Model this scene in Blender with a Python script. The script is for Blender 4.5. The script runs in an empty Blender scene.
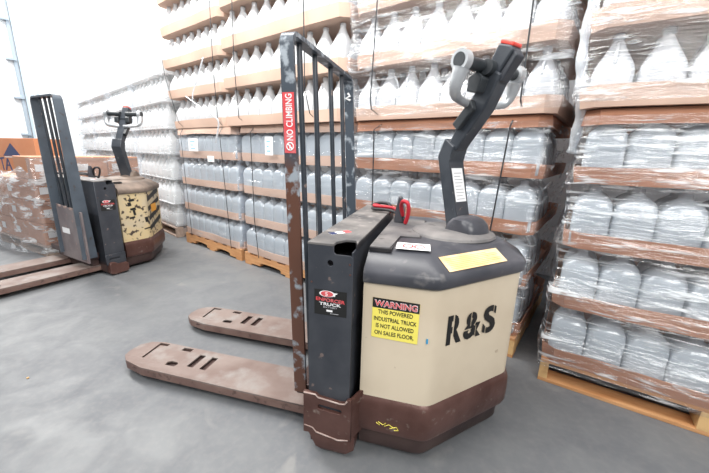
import bpy, bmesh, math, random
from mathutils import Vector, Matrix, noise
random.seed(7)
scn = bpy.context.scene
COL = scn.collection
PI = math.pi

# ------------------------------------------------------------------ camera
F, HY, ROLL = 332.963, 152.841, math.radians(1.636)
th = math.atan((236.5 - HY) / F)
fw = Vector((0, math.cos(th), -math.sin(th)))
rt0 = Vector((1, 0, 0)); up0 = Vector((0, math.sin(th), math.cos(th)))
rt = rt0 * math.cos(ROLL) + up0 * math.sin(ROLL)
up = -rt0 * math.sin(ROLL) + up0 * math.cos(ROLL)
cd = bpy.data.cameras.new('camera'); cam = bpy.data.objects.new('camera', cd); COL.objects.link(cam)
m = Matrix((rt, up, -fw)).transposed().to_4x4(); m.translation = Vector((0, 0, 1.13))
cam.matrix_world = m
cd.sensor_fit = 'HORIZONTAL'; cd.sensor_width = 36; cd.lens = F / 709 * 36; cd.clip_start = .02; cd.clip_end = 60
scn.camera = cam

# ------------------------------------------------------------------ materials
def newmat(name):
    m = bpy.data.materials.new(name); m.use_nodes = True
    nt = m.node_tree; nt.nodes.clear()
    return m, nt, nt.nodes, nt.links
def noise_fac(nt, scale, lo, hi, detail=6, stretch=(1, 1, 1), dist=0.0, coord='Object', rot=(0,0,0)):
    N, L = nt.nodes, nt.links
    tc = N.new('ShaderNodeTexCoord'); mp = N.new('ShaderNodeMapping'); mp.inputs['Scale'].default_value = stretch
    mp.inputs['Rotation'].default_value = rot
    tx = N.new('ShaderNodeTexNoise'); tx.inputs['Scale'].default_value = scale; tx.inputs['Detail'].default_value = detail
    tx.inputs['Distortion'].default_value = dist
    L.new(tc.outputs[coord], mp.inputs[0]); L.new(mp.outputs[0], tx.inputs['Vector'])
    mr = N.new('ShaderNodeMapRange'); mr.inputs[1].default_value = lo; mr.inputs[2].default_value = hi
    L.new(tx.outputs['Fac'], mr.inputs[0])
    return mr.outputs[0], tx.outputs['Fac']
def mixc(nt, fac, a, b):
    n = nt.nodes.new('ShaderNodeMix'); n.data_type = 'RGBA'
    if isinstance(fac, (int, float)): n.inputs[0].default_value = fac
    else: nt.links.new(fac, n.inputs[0])
    for s, v in ((6, a), (7, b)):
        if isinstance(v, tuple): n.inputs[s].default_value = (*v, 1)
        else: nt.links.new(v, n.inputs[s])
    return n.outputs[2]
def mat(name, base, second=None, scale=6, lo=.45, hi=.6, rough=.5, metal=0, bump=0, third=None, s3=14, lo3=.55, hi3=.65,
        stretch=(1, 1, 1), spec=.5, grad=None):
    m, nt, N, L = newmat(name)
    out = N.new('ShaderNodeOutputMaterial'); p = N.new('ShaderNodeBsdfPrincipled'); L.new(p.outputs[0], out.inputs[0])
    p.inputs['Roughness'].default_value = rough; p.inputs['Metallic'].default_value = metal
    p.inputs['Specular IOR Level'].default_value = spec
    c = base
    if second:
        f, raw = noise_fac(nt, scale, lo, hi, stretch=stretch)
        if grad:   # real paint boundary: second colour below a height of the part
            tc = N.new('ShaderNodeTexCoord'); sp = N.new('ShaderNodeSeparateXYZ'); L.new(tc.outputs['Object'], sp.inputs[0])
            ad = N.new('ShaderNodeMath'); ad.operation = 'MULTIPLY_ADD'; L.new(raw, ad.inputs[0]); ad.inputs[1].default_value = .5
            L.new(sp.outputs[2], ad.inputs[2])
            mr = N.new('ShaderNodeMapRange'); L.new(ad.outputs[0], mr.inputs[0])
            mr.inputs[1].default_value = grad[0] + .25; mr.inputs[2].default_value = grad[1] + .25
            lt = N.new('ShaderNodeMath'); lt.operation = 'LESS_THAN'; L.new(sp.outputs[1], lt.inputs[0]); lt.inputs[1].default_value = .3   # only the near upright is worn
            mm = N.new('ShaderNodeMath'); mm.operation = 'MULTIPLY'; L.new(mr.outputs[0], mm.inputs[0]); L.new(lt.outputs[0], mm.inputs[1]); f = mm.outputs[0]
        c = mixc(nt, f, base, second)
    if third:
        f3, _ = noise_fac(nt, s3, lo3, hi3)
        c = mixc(nt, f3, c, third)
    if isinstance(c, tuple): p.inputs['Base Color'].default_value = (*c, 1)
    else: L.new(c, p.inputs['Base Color'])
    if bump:
        _, r = noise_fac(nt, scale * 4, 0, 1)
        b = N.new('ShaderNodeBump'); b.inputs['Strength'].default_value = bump; b.inputs['Distance'].default_value = .01
        L.new(r, b.inputs['Height']); L.new(b.outputs[0], p.inputs['Normal'])
    return m

M = {}
M['charcoal'] = mat('charcoal_paint', (.034, .038, .048), (.056, .060, .070), 9, .4, .7, .5, third=(.16, .12, .11), s3=30, lo3=.66, hi3=.72)
M['charcoal_dusty'] = mat('dusty_charcoal_top', (.08, .078, .08), (.27, .25, .235), 5, .35, .75, .7, third=(.33, .30, .28), s3=28, lo3=.55, hi3=.8)
M['black'] = mat('black_paint', (.012, .012, .016), (.03, .028, .03), 10, .4, .7, .45)
M['cover'] = mat('grey_black_plastic', (.045, .047, .057), (.085, .085, .098), 5, .4, .7, .36, third=(.2, .19, .185), s3=16, lo3=.6, hi3=.8)
M['cover_dusty'] = mat('dusty_cover_top', (.085, .083, .088), (.25, .235, .225), 7, .35, .7, .55, third=(.07, .065, .065), s3=22, lo3=.62, hi3=.72)
M['cover_brown'] = mat('dusty_brown_cover', (.10, .075, .06), (.27, .21, .17), 7, .35, .7, .6)
M['cream'] = mat('cream_paint', (.68, .58, .44), (.60, .50, .37), 4, .4, .7, .4, third=(.36, .25, .16), s3=19, lo3=.70, hi3=.78)
M['cream_worn'] = mat('chipped_yellow_cream_paint', (.66, .52, .29), (.60, .50, .34), 6, .4, .6, .5, third=(.07, .05, .04), s3=22, lo3=.56, hi3=.6)
M['rust'] = mat('brown_scuffed_steel', (.085, .038, .030), (.14, .07, .058), 7, .35, .65, .34, metal=.3, third=(.26, .2, .17), s3=30, lo3=.62, hi3=.75, bump=.15)
M['rust_dark'] = mat('dark_brown_scuffed_steel', (.05, .03, .028), (.10, .062, .055), 7, .35, .65, .42, metal=.35, bump=.15)
M['bevel_edge'] = mat('pale_edge', (.5, .4, .36), (.3, .2, .17), 20, .4, .6, .5)  # pale strips along guard edges and on weld tabs
M['fork'] = mat('dusty_brown_fork', (.15, .10, .085), (.22, .17, .15), 5, .35, .65, .6, third=(.26, .24, .225), s3=9, lo3=.5, hi3=.75, bump=.1)
M['fork_side'] = mat('brown_fork_side', (.15, .085, .07), (.22, .14, .115), 9, .35, .65, .55, third=(.1, .06, .05), s3=30, lo3=.6, hi3=.7)
M['post'] = mat('grey_paint_worn_to_rust', (.06, .075, .095), (.13, .058, .038), 6, rough=.42, grad=(1.16, 1.02), third=(.34, .38, .42), s3=16, lo3=.56, hi3=.64, metal=.2)
M['post_blue'] = mat('blue_grey_paint', (.085, .105, .13), (.065, .08, .10), 6, .4, .6, .45, third=(.07, .06, .06), s3=24, lo3=.62, hi3=.7)
M['bar'] = mat('dark_grey_bar_paint', (.022, .030, .040), (.04, .045, .055), 14, .4, .6, .4, third=(.2, .15, .13), s3=30, lo3=.66, hi3=.7)
M['plate_brown'] = mat('scuffed_guard_plate', (.16, .13, .135), (.22, .19, .19), 6, .4, .6, .5, third=(.3, .2, .18), s3=20, lo3=.62, hi3=.7)
M['aluminium'] = mat('cast_aluminium', (.62, .64, .66), (.45, .47, .49), 14, .4, .65, .35, metal=.6)
M['arm'] = mat('dark_grey_arm_paint', (.030, .036, .046), (.05, .057, .068), 10, .4, .6, .35, third=(.3, .3, .3), s3=34, lo3=.69, hi3=.72)
M['grip'] = mat('black_rubber_grip', (.02, .024, .028), (.04, .045, .05), 12, .4, .6, .4)
M['redplastic'] = mat('red_plastic', (.75, .07, .05), rough=.35)
M['redcable'] = mat('red_cable', (.50, .02, .035), rough=.4)
M['card'] = mat('tan_cardboard', (.58, .40, .31), (.66, .47, .37), 3, .35, .65, .8)
M['card_dark'] = mat('brown_shaded_cardboard', (.38, .165, .09), (.46, .22, .13), 3, .35, .65, .75)  # tray cardboard again, dimmer light of the lower loads put into its colour
M['card_box'] = mat('carton_brown', (.50, .24, .14), (.57, .30, .19), 2.5, .35, .65, .8)
M['kraft'] = mat('orange_brown_carton', (.62, .23, .10), (.68, .28, .14), 2, .35, .65, .8)
M['tape'] = mat('carton_tape', (.42, .22, .14), rough=.35)
M['wood'] = mat('pallet_wood', (.46, .21, .08), (.58, .31, .14), 5, .35, .65, .7, stretch=(1, 8, 8), bump=.2)
M['wood_pale'] = mat('pale_end_grain_wood', (.68, .44, .20), (.48, .28, .12), 12, .4, .6, .7)
M['wood_dull'] = mat('weathered_pallet_wood', (.36, .26, .21), (.47, .36, .29), 5, .35, .65, .8, stretch=(1, 8, 8))
M['strap'] = mat('black_strap', (.02, .022, .026), rough=.4)
M['white_label'] = mat('white_label_paper', (.86, .86, .86), rough=.6)
M['blue_ink'] = mat('blue_ink', (.03, .30, .55), rough=.6)
M['pale_blue'] = mat('faded_blue_ink', (.25, .5, .68), rough=.6)
M['red_decal'] = mat('red_decal', (.68, .07, .08), (.66, .14, .15), 20, rough=.4)
M['yellow_decal'] = mat('yellow_decal', (.90, .78, .14), rough=.45)
M['amber_decal'] = mat('faded_amber_decal', (.80, .53, .26), (.85, .63, .38), 20, .4, .6, .5)
M['black_ink'] = mat('black_ink', (.012, .012, .012), rough=.5)
M['grey_ink'] = mat('grey_ink', (.4, .4, .42), rough=.6)
M['navy'] = mat('navy_ink', (.015, .03, .12), rough=.6)
M['orange_decal'] = mat('orange_decal', (.85, .38, .03), rough=.5)
M['rubber'] = mat('dark_wheel_polyurethane', (.04, .03, .03), rough=.6)
M['wall'] = mat('white_wall_panel', (.86, .89, .91), (.88, .91, .93), 1.2, .3, .7, .55)
M['trim'] = mat('pale_blue_grey_trim', (.52, .62, .70), rough=.4)
M['trimdark'] = mat('grey_metal_track', (.36, .43, .50), rough=.4)

def floor_mat():
    m, nt, N, L = newmat('grey_concrete')
    out = N.new('ShaderNodeOutputMaterial'); p = N.new('ShaderNodeBsdfPrincipled'); L.new(p.outputs[0], out.inputs[0])
    f1, _ = noise_fac(nt, .9, .3, .7, 8); f2, _ = noise_fac(nt, 5, .35, .7, 10, dist=.6); f3, r3 = noise_fac(nt, 34, .45, .75, 6)
    f4, _ = noise_fac(nt, 3.2, .64, .74, 8, dist=1.2)
    c = mixc(nt, f1, (.130, .137, .145), (.180, .188, .192)); 
    g = N.new('ShaderNodeMath'); g.operation = 'MULTIPLY'; g.inputs[1].default_value = .55; L.new(f2, g.inputs[0])
    c = mixc(nt, g.outputs[0], c, (.095, .10, .115))
    g3 = N.new('ShaderNodeMath'); g3.operation = 'MULTIPLY'; g3.inputs[1].default_value = .25; L.new(f3, g3.inputs[0])
    c = mixc(nt, g3.outputs[0], c, (.23, .222, .218))
    g4 = N.new('ShaderNodeMath'); g4.operation = 'MULTIPLY'; g4.inputs[1].default_value = .35; L.new(f4, g4.inputs[0])
    c = mixc(nt, g4.outputs[0], c, (.31, .30, .28))
    L.new(c, p.inputs['Base Color']); 
    mr = N.new('ShaderNodeMapRange'); mr.inputs[3].default_value = .48; mr.inputs[4].default_value = .7; L.new(f2, mr.inputs[0]); L.new(mr.outputs[0], p.inputs['Roughness'])
    b = N.new('ShaderNodeBump'); b.inputs['Strength'].default_value = .12; b.inputs['Distance'].default_value = .004
    L.new(r3, b.inputs['Height']); L.new(b.outputs[0], p.inputs['Normal'])
    return m
M['floor'] = floor_mat()

def jug_mat(name, col, alpha, gl=.25, rough=.18):
    m, nt, N, L = newmat(name)
    out = N.new('ShaderNodeOutputMaterial')
    d = N.new('ShaderNodeBsdfDiffuse'); d.inputs[0].default_value = (*col, 1)
    t = N.new('ShaderNodeBsdfTranslucent'); t.inputs[0].default_value = (*col, 1)
    g = N.new('ShaderNodeBsdfGlossy'); g.inputs['Roughness'].default_value = rough; g.inputs[0].default_value = (1, 1, 1, 1)
    tr = N.new('ShaderNodeBsdfTransparent'); tr.inputs[0].default_value = (.95, .97, 1, 1)
    a = N.new('ShaderNodeMixShader'); a.inputs[0].default_value = .35; L.new(d.outputs[0], a.inputs[1]); L.new(t.outputs[0], a.inputs[2])
    fr = N.new('ShaderNodeFresnel'); fr.inputs[0].default_value = 1.5
    ml = N.new('ShaderNodeMath'); ml.operation = 'MULTIPLY_ADD'; L.new(fr.outputs[0], ml.inputs[0]); ml.inputs[1].default_value = .8; ml.inputs[2].default_value = gl * .2
    b = N.new('ShaderNodeMixShader'); b.inputs[0].default_value = alpha; L.new(tr.outputs[0], b.inputs[1]); L.new(a.outputs[0], b.inputs[2])
    c = N.new('ShaderNodeMixShader'); L.new(ml.outputs[0], c.inputs[0]); L.new(b.outputs[0], c.inputs[1]); L.new(g.outputs[0], c.inputs[2])
    L.new(c.outputs[0], out.inputs[0])
    return m
M['jug'] = jug_mat('clear_jug_plastic', (.94, .96, .98), .8)
M['jug_low'] = jug_mat('clear_jug_plastic_shaded', (.83, .90, .95), .68)  # same jug plastic, weaker light of the lower loads painted into its colour
M['jug_white'] = jug_mat('milky_jug_plastic', (.95, .96, .95), .95, .1, .4)

def wrap_mat(name, base, streak, scale=3.0, stretch=(1, 1, 6), rot=(0, .25, 0), spec=.14):
    m, nt, N, L = newmat(name)
    out = N.new('ShaderNodeOutputMaterial')
    f, r = noise_fac(nt, scale, .52, .74, 8, stretch=stretch, dist=.5, rot=rot)
    f2, r2 = noise_fac(nt, scale * 2.2, .35, .75, 5, stretch=(1, 1, 5), rot=(rot[0], -rot[1], 0))
    mu = N.new('ShaderNodeMath'); mu.operation = 'MULTIPLY'; L.new(f, mu.inputs[0]); L.new(f2, mu.inputs[1])
    mr = N.new('ShaderNodeMath'); mr.operation = 'MULTIPLY_ADD'; L.new(mu.outputs[0], mr.inputs[0]); mr.inputs[1].default_value = streak; mr.inputs[2].default_value = base  # white streaks: denser film, with its highlights painted into the opacity
    cl = N.new('ShaderNodeClamp'); L.new(mr.outputs[0], cl.inputs[0])
    tr = N.new('ShaderNodeBsdfTransparent'); tr.inputs[0].default_value = (.97, .98, 1, 1)
    d = N.new('ShaderNodeBsdfDiffuse'); d.inputs[0].default_value = (.88, .92, .95, 1)
    tl = N.new('ShaderNodeBsdfTranslucent'); tl.inputs[0].default_value = (.88, .92, .95, 1)
    g = N.new('ShaderNodeBsdfGlossy'); g.inputs['Roughness'].default_value = .12
    bp = N.new('ShaderNodeBump'); bp.inputs['Strength'].default_value = .9; bp.inputs['Distance'].default_value = .02
    L.new(r, bp.inputs['Height']); L.new(bp.outputs[0], g.inputs['Normal'])
    dd = N.new('ShaderNodeMixShader'); dd.inputs[0].default_value = .4; L.new(d.outputs[0], dd.inputs[1]); L.new(tl.outputs[0], dd.inputs[2])
    a = N.new('ShaderNodeMixShader'); L.new(cl.outputs[0], a.inputs[0]); L.new(tr.outputs[0], a.inputs[1]); L.new(dd.outputs[0], a.inputs[2])
    b = N.new('ShaderNodeMixShader'); b.inputs[0].default_value = spec; L.new(a.outputs[0], b.inputs[1]); L.new(g.outputs[0], b.inputs[2])
    L.new(b.outputs[0], out.inputs[0])
    return m
M['wrap_light'] = wrap_mat('loose_stretch_film', .0, .45, spec=.06)
M['wrap'] = wrap_mat('stretch_film', .015, 1.7, scale=4, spec=.10, stretch=(1, 1, 8))
M['wrap_heavy'] = wrap_mat('layered_stretch_film', .02, 3.0, scale=5, spec=.15, stretch=(1, 1, 10), rot=(0, .10, 0))
M['wrap_crumpled'] = wrap_mat('crumpled_stretch_film', .10, 4.0, scale=6, stretch=(1, 1, 2.0), spec=.24)
M['wrap_white'] = wrap_mat('hazy_stretch_film', .16, .7, spec=.03)
M['film'] = wrap_mat('bunched_stretch_film', .55, .8, scale=14, stretch=(3, 3, 1), spec=.2)

# ------------------------------------------------------------------ mesh helpers
def link(name, bm_or_mesh, material, parent=None, smooth=False):
    if isinstance(bm_or_mesh, bmesh.types.BMesh):
        bmesh.ops.recalc_face_normals(bm_or_mesh, faces=bm_or_mesh.faces[:])
        me = bpy.data.meshes.new(name); bm_or_mesh.to_mesh(me); bm_or_mesh.free()
    else: me = bm_or_mesh
    mats = material if isinstance(material, (list, tuple)) else [material]
    me.materials.clear()
    for k in mats: me.materials.append(M[k] if isinstance(k, str) else k)
    if smooth is not False:
        for p in me.polygons: p.use_smooth = True
        if smooth is not True: me.set_sharp_from_angle(angle=math.radians(smooth))
    o = bpy.data.objects.new(name, me); COL.objects.link(o)
    if parent: o.parent = parent
    return o
def tag(o, label=None, cat=None, group=None, kind=None):
    if label: o['label'] = label
    if cat: o['category'] = cat
    if group: o['group'] = group
    if kind: o['kind'] = kind
    return o
def empty(name, loc, deg=0):
    o = bpy.data.objects.new(name, None); COL.objects.link(o); o.location = loc; o.rotation_euler = (0, 0, math.radians(deg))
    o.empty_display_size = .1
    return o
def B(): return bmesh.new()
def addbox(bm, x0, x1, y0, y1, z0, z1, bev=0, seg=2, mi=0):
    vs = [bm.verts.new(p) for p in ((x0,y0,z0),(x1,y0,z0),(x1,y1,z0),(x0,y1,z0),(x0,y0,z1),(x1,y0,z1),(x1,y1,z1),(x0,y1,z1))]
    fs = [bm.faces.new([vs[i] for i in q]) for q in ((3,2,1,0),(4,5,6,7),(0,1,5,4),(1,2,6,5),(2,3,7,6),(3,0,4,7))]
    for f in fs: f.material_index = mi
    if bev:
        es = list({e for f in fs for e in f.edges})
        bmesh.ops.bevel(bm, geom=es, offset=bev, segments=seg, affect='EDGES', profile=.5)
    return bm
def box(name, dims, material, parent=None, bev=.003, seg=2):
    return link(name, addbox(B(), *dims, bev=bev, seg=seg), material, parent)
def loft(bm, rings, cap=True, mi=0, closed=True):
    R = [[bm.verts.new(p) for p in r] for r in rings]
    n = len(R[0])
    for a, b in zip(R, R[1:]):
        for i in range(n if closed else n - 1):
            f = bm.faces.new((a[i], a[(i+1) % n], b[(i+1) % n], b[i])); f.material_index = mi
    if cap:
        f = bm.faces.new(R[0][::-1]); f.material_index = mi
        f = bm.faces.new(R[-1]); f.material_index = mi
    return R
def extr(bm, pts, fn, a, b, bev=0, seg=2):
    """prism: 2D outline pts, fn(p, t) -> 3D, from t=a to t=b"""
    R = loft(bm, [[fn(p, a) for p in pts], [fn(p, b) for p in pts]])
    if bev:
        es = set()
        for r in R:
            for v in r: es.update(v.link_edges)
        bmesh.ops.bevel(bm, geom=list(es), offset=bev, segments=seg, affect='EDGES', profile=.5)
    return bm
fz = lambda p, t: (p[0], p[1], t)
fy = lambda p, t: (p[0], t, p[1])
fx = lambda p, t: (t, p[0], p[1])
def tube(bm, pts, r, n=10, cap=True, taper=None):
    pts = [Vector(p) for p in pts]; rings = []
    prev = None
    for i, p in enumerate(pts):
        t = (pts[min(i+1, len(pts)-1)] - pts[max(i-1, 0)]).normalized()
        if prev is None:
            a = t.orthogonal().normalized()
        else:
            a = (prev - t * prev.dot(t)).normalized()
        prev = a; b = t.cross(a)
        rr = r if taper is None else r * taper[i]
        rings.append([p + (a * math.cos(2*PI*k/n) + b * math.sin(2*PI*k/n)) * rr for k in range(n)])
    loft(bm, rings, cap)
    return bm
def smoothpts(pts, k=6):
    pts = [Vector(p) for p in pts]; out = []
    for i in range(len(pts) - 1):
        p0, p1, p2, p3 = pts[max(i-1,0)], pts[i], pts[i+1], pts[min(i+2, len(pts)-1)]
        for j in range(k):
            t = j / k
            out.append(.5 * ((2*p1) + (p2-p0)*t + (2*p0-5*p1+4*p2-p3)*t*t + (3*p1-p0-3*p2+p3)*t**3))
    out.append(pts[-1]); return out
def cyl(bm, a, b, r, n=20): return tube(bm, [a, b], r, n)
def holed(name, outline, holes, thick, fn, material, parent, bev=0):
    """plate with holes: 2D outline + holes filled through a 2D curve, mapped to 3D by fn(x,y,z)"""
    cu = bpy.data.curves.new('tmp', 'CURVE'); cu.dimensions = '2D'; cu.fill_mode = 'BOTH'
    cu.extrude = thick / 2; cu.bevel_depth = bev
    for poly in [outline] + holes:
        s = cu.splines.new('POLY'); s.points.add(len(poly) - 1)
        for q, p in zip(s.points, poly): q.co = (p[0], p[1], 0, 1)
        s.use_cyclic_u = True
    return from_curve(name, cu, fn, material, parent)
def from_curve(name, cu, fn, material, parent, norm=None, cuts=None, smooth=False):
    ob = bpy.data.objects.new('tmp', cu); COL.objects.link(ob)
    dg = bpy.context.evaluated_depsgraph_get(); dg.update()
    me = bpy.data.meshes.new_from_object(ob.evaluated_get(dg))
    bpy.data.objects.remove(ob); bpy.data.curves.remove(cu)
    bm = B(); bm.from_mesh(me); bpy.data.meshes.remove(me)
    bmesh.ops.remove_doubles(bm, verts=bm.verts, dist=1e-6)
    if norm:
        w, h = norm
        x0 = min(v.co.x for v in bm.verts); x1 = max(v.co.x for v in bm.verts)
        y0 = min(v.co.y for v in bm.verts); y1 = max(v.co.y for v in bm.verts)
        for v in bm.verts:
            v.co.x = (v.co.x - x0) / (x1 - x0) * w; v.co.y = (v.co.y - y0) / (y1 - y0) * h
    if cuts:
        for kind, a, b, lo, hi in cuts:     # stencil bridges: remove strip a..b on axis within lo..hi of the other axis
            ax = 0 if kind == 'x' else 1
            for c, q in ((a, ax), (b, ax), (lo, 1-ax), (hi, 1-ax)):
                no = Vector((1, 0, 0)) if q == 0 else Vector((0, 1, 0))
                bmesh.ops.bisect_plane(bm, geom=bm.verts[:] + bm.edges[:] + bm.faces[:], plane_co=no * c, plane_no=no)
            dl = [f for f in bm.faces if a < f.calc_center_median()[ax] < b and lo < f.calc_center_median()[1-ax] < hi]
            bmesh.ops.delete(bm, geom=dl, context='FACES')
    for v in bm.verts: v.co = Vector(fn(*v.co))
    return link(name, bm, material, parent, smooth)
def text(name, body, o, ex, ey, w, h, material, parent, off=0, thick=.0006, cuts=None, shear=0, spacing=1.0):
    cu = bpy.data.curves.new('tmp', 'FONT'); cu.body = body; cu.align_x = 'LEFT'; cu.offset = off; cu.shear = shear
    cu.extrude = .01; cu.resolution_u = 4; cu.space_character = spacing; cu.space_line = .85
    o, ex, ey = Vector(o), Vector(ex).normalized(), Vector(ey).normalized(); n = ex.cross(ey)
    return from_curve(name, cu, lambda x, y, z: o + ex * x + ey * y + n * (z / .01 * thick), material, parent, (w, h), cuts)
def quad(bm, o, ex, ey, w, h, t=.0008, mi=0):
    o, ex, ey = Vector(o), Vector(ex).normalized(), Vector(ey).normalized(); n = ex.cross(ey)
    rings = [[o + ex*a*w + ey*b*h + n*c for a, b in ((0,0),(1,0),(1,1),(0,1))] for c in (0, t)]
    loft(bm, rings, mi=mi); return bm
def decal(name, o, ex, ey, w, h, material, parent, t=.0008):
    return link(name, quad(B(), o, ex, ey, w, h, t), material, parent)
def circ(cx, cy, r, n=20): return [(cx + r*math.cos(2*PI*k/n), cy + r*math.sin(2*PI*k/n)) for k in range(n)]

# ------------------------------------------------------------------ the setting
WO = Vector((-2.099, 3.999, 0)); WA = -36.771
wa = math.radians(WA); Wu = Vector((math.cos(wa), math.sin(wa), 0)); Wv = Vector((-math.sin(wa), math.cos(wa), 0))
def W(s, d, z=0): return WO + Wu * s + Wv * d + Vector((0, 0, z))

bm = B(); loft(bm, [[(-14, -5, z), (9, -5, z), (9, 14, z), (-14, 14, z)] for z in (-.1, 0)])
tag(link('floor', bm, 'floor'), kind='structure')
def slab(name, a, b, z0, z1, t, material):
    a, b = Vector(a), Vector(b); d = (b - a).normalized(); n = Vector((-d.y, d.x, 0)) * t
    bm = B(); loft(bm, [[Vector((p.x, p.y, z)) for p in (a, b, b + n, a + n)] for z in (z0, z1)])
    return tag(link(name, bm, material), kind='structure')
slab('wall_back', W(-6.3, 1.72), W(7.5, 1.72), 0, 6.2, .15, 'wall')
slab('wall_left', W(-6.3, -5.5), W(-6.3, 1.87), 0, 6.2, .15, 'wall')
# panel joints of the left wall: pale trim post and dark door track with brackets
def wbox(name, s0, s1, d0, d1, z0, z1, material, bev=0, struct=True):
    bm = B(); loft(bm, [[W(s, d, z) for s, d in ((s0,d0),(s1,d0),(s1,d1),(s0,d1))] for z in (z0, z1)])
    o = link(name, bm, material)
    return tag(o, kind='structure') if struct else o
wbox('trim_1', -6.3, -6.22, -.12, .10, 0, 6.2, 'trim')
wbox('trim_2', -6.22, -6.19, -.08, -.05, 0, 6.2, 'wall')
wbox('trim_3', -6.22, -6.19, .02, .05, 0, 6.2, 'wall')
wbox('trim_4', -6.3, -6.24, -.19, -.14, 0, 6.2, 'trimdark')
for k in range(6):
    wbox('trim_%d' % (5 + k), -6.3, -6.2, -.30, -.14, .55 + k * .75, .59 + k * .75, 'trimdark')
for k in range(7):   # thin vertical panel seams on the white back wall
    s = -5.2 + k * 1.2
    wbox('trim_%d' % (12 + k), s, s + .02, 1.712, 1.72, 0, 6.2, 'wall')

# ------------------------------------------------------------------ jugs
def rsq(h, r, n=4):
    out = []
    for q, (cx, cy) in enumerate(((1, 1), (-1, 1), (-1, -1), (1, -1))):
        for k in range(n):
            a = PI/2*q + PI/2*k/(n-1)
            out.append((cx*(h-r) + r*math.cos(a), cy*(h-r) + r*math.sin(a)))
    return out
def jug_mesh(name, mk, hh, prof=None):
    bm = B()
    prof = prof or [(0, .060, .02), (.008, .070, .022), (.05, .0725, .022), (.10, .071, .024), (.135, .0715, .028), (.158, .068, .032), (.185, .057, .034),
            (.215, .042, .030), (.243, .029, .024), (.265, .020, .018), (.270, .019, .018), (.273, .021, .020), (.292, .021, .020), (.295, .017, .016)]
    rings = [[(x, y, z / .295 * hh) for x, y in rsq(h, r)] for z, h, r in prof]
    loft(bm, rings)
    if len(prof) > 12: tube(bm, [(x, 0, z / .295 * hh) for x, z in ((.056, .150), (.060, .180), (.052, .212), (.037, .238), (.020, .256))], .0085, 6)
    me = bpy.data.meshes.new(name); bmesh.ops.recalc_face_normals(bm, faces=bm.faces[:]); bm.to_mesh(me); bm.free()
    me.materials.append(M[mk])
    for p in me.polygons: p.use_smooth = True
    return me
JUG = jug_mesh('clear_jug', 'jug', .285)
SQUARE = [(0, .062, .02), (.01, .071, .022), (.06, .0735, .022), (.13, .0725, .022), (.18, .0735, .024), (.212, .070, .03), (.235, .058, .036), (.250, .040, .032), (.260, .024, .022), (.285, .022, .021), (.290, .018, .017)]
JUG2 = jug_mesh('clear_bottle', 'jug_low', .285, SQUARE)
JUGW = jug_mesh('milky_jug', 'jug_white', .292)
ORD = ['first','second','third','fourth','fifth','sixth','seventh','eighth','ninth','tenth']
jobs = {'c': [], 'w': []}
def jugrow(kind, place, ang, z, n, w, depth_rows, text_, group, s0, zscale=1, cols=None, vis=1.0):
    """queue one layer of jugs; place(s, d) -> world xy"""
    pitch = w / n
    for d in range(depth_rows):
        for i in range(n):
            if d >= 2 and not (cols and i >= n - cols): continue
            p = place(s0 + pitch * (i + .5), .085 + .15 * d); p = Vector((p.x, p.y, z))
            if kind == 'w': p += Vector((random.uniform(-.004, .004), random.uniform(-.004, .004), 0))
            dist = (p - Vector((0, 0, 1.13))).length
            jobs[kind].append((d, dist, p, ang, zscale, text_, group, i, n, 'lower' in group))
def flush():
    for kind, me, nm, adj in (('c', JUG, 'clear_jug', 'clear plastic jug'), ('w', JUGW, 'milky_jug', 'milky white jug')):
        L = sorted(jobs[kind], key=lambda j: (j[0] > 0, j[0], j[1]))
        for d, dist, p, ang, zs, tx, gr, i, n, low in L[:300]:
            o = bpy.data.objects.new(nm, JUG2 if low else me); COL.objects.link(o); o.location = p
            o.rotation_euler = (0, 0, math.radians(ang + random.choice((0, 90, 180, 270)) + random.uniform(-2, 2))); o.scale = (1, 1, zs)
            if d == 0: lab = '%s, %s from left, %s' % (adj, ORD[i], tx)
            else: lab = '%s %s back, %s from left, %s' % (adj.split()[0] + ' jug', 'one' if d == 1 else 'two', ORD[i], tx)
            tag(o, lab, 'jug', gr)
        rest = L[300:]
        if rest:
            bm = B(); src = B(); src.from_mesh(me); tmp = bpy.data.meshes.new('t')
            for d, dist, p, ang, zs, *_ in rest:
                n0 = len(bm.verts); bm.from_mesh(me); bm.verts.ensure_lookup_table()
                mt = Matrix.Translation(p) @ Matrix.Rotation(math.radians(ang), 4, 'Z') @ Matrix.Diagonal((1, 1, zs, 1))
                for v in bm.verts[n0:]: v.co = mt @ v.co
            src.free(); bpy.data.meshes.remove(tmp)
            o = link(nm, bm, 'jug' if kind == 'c' else 'jug_white', smooth=True)
            tag(o, ('clear' if kind == 'c' else 'milky white') + ' jugs packed behind the front rows of the stacks', 'jug', kind='stuff')

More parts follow.
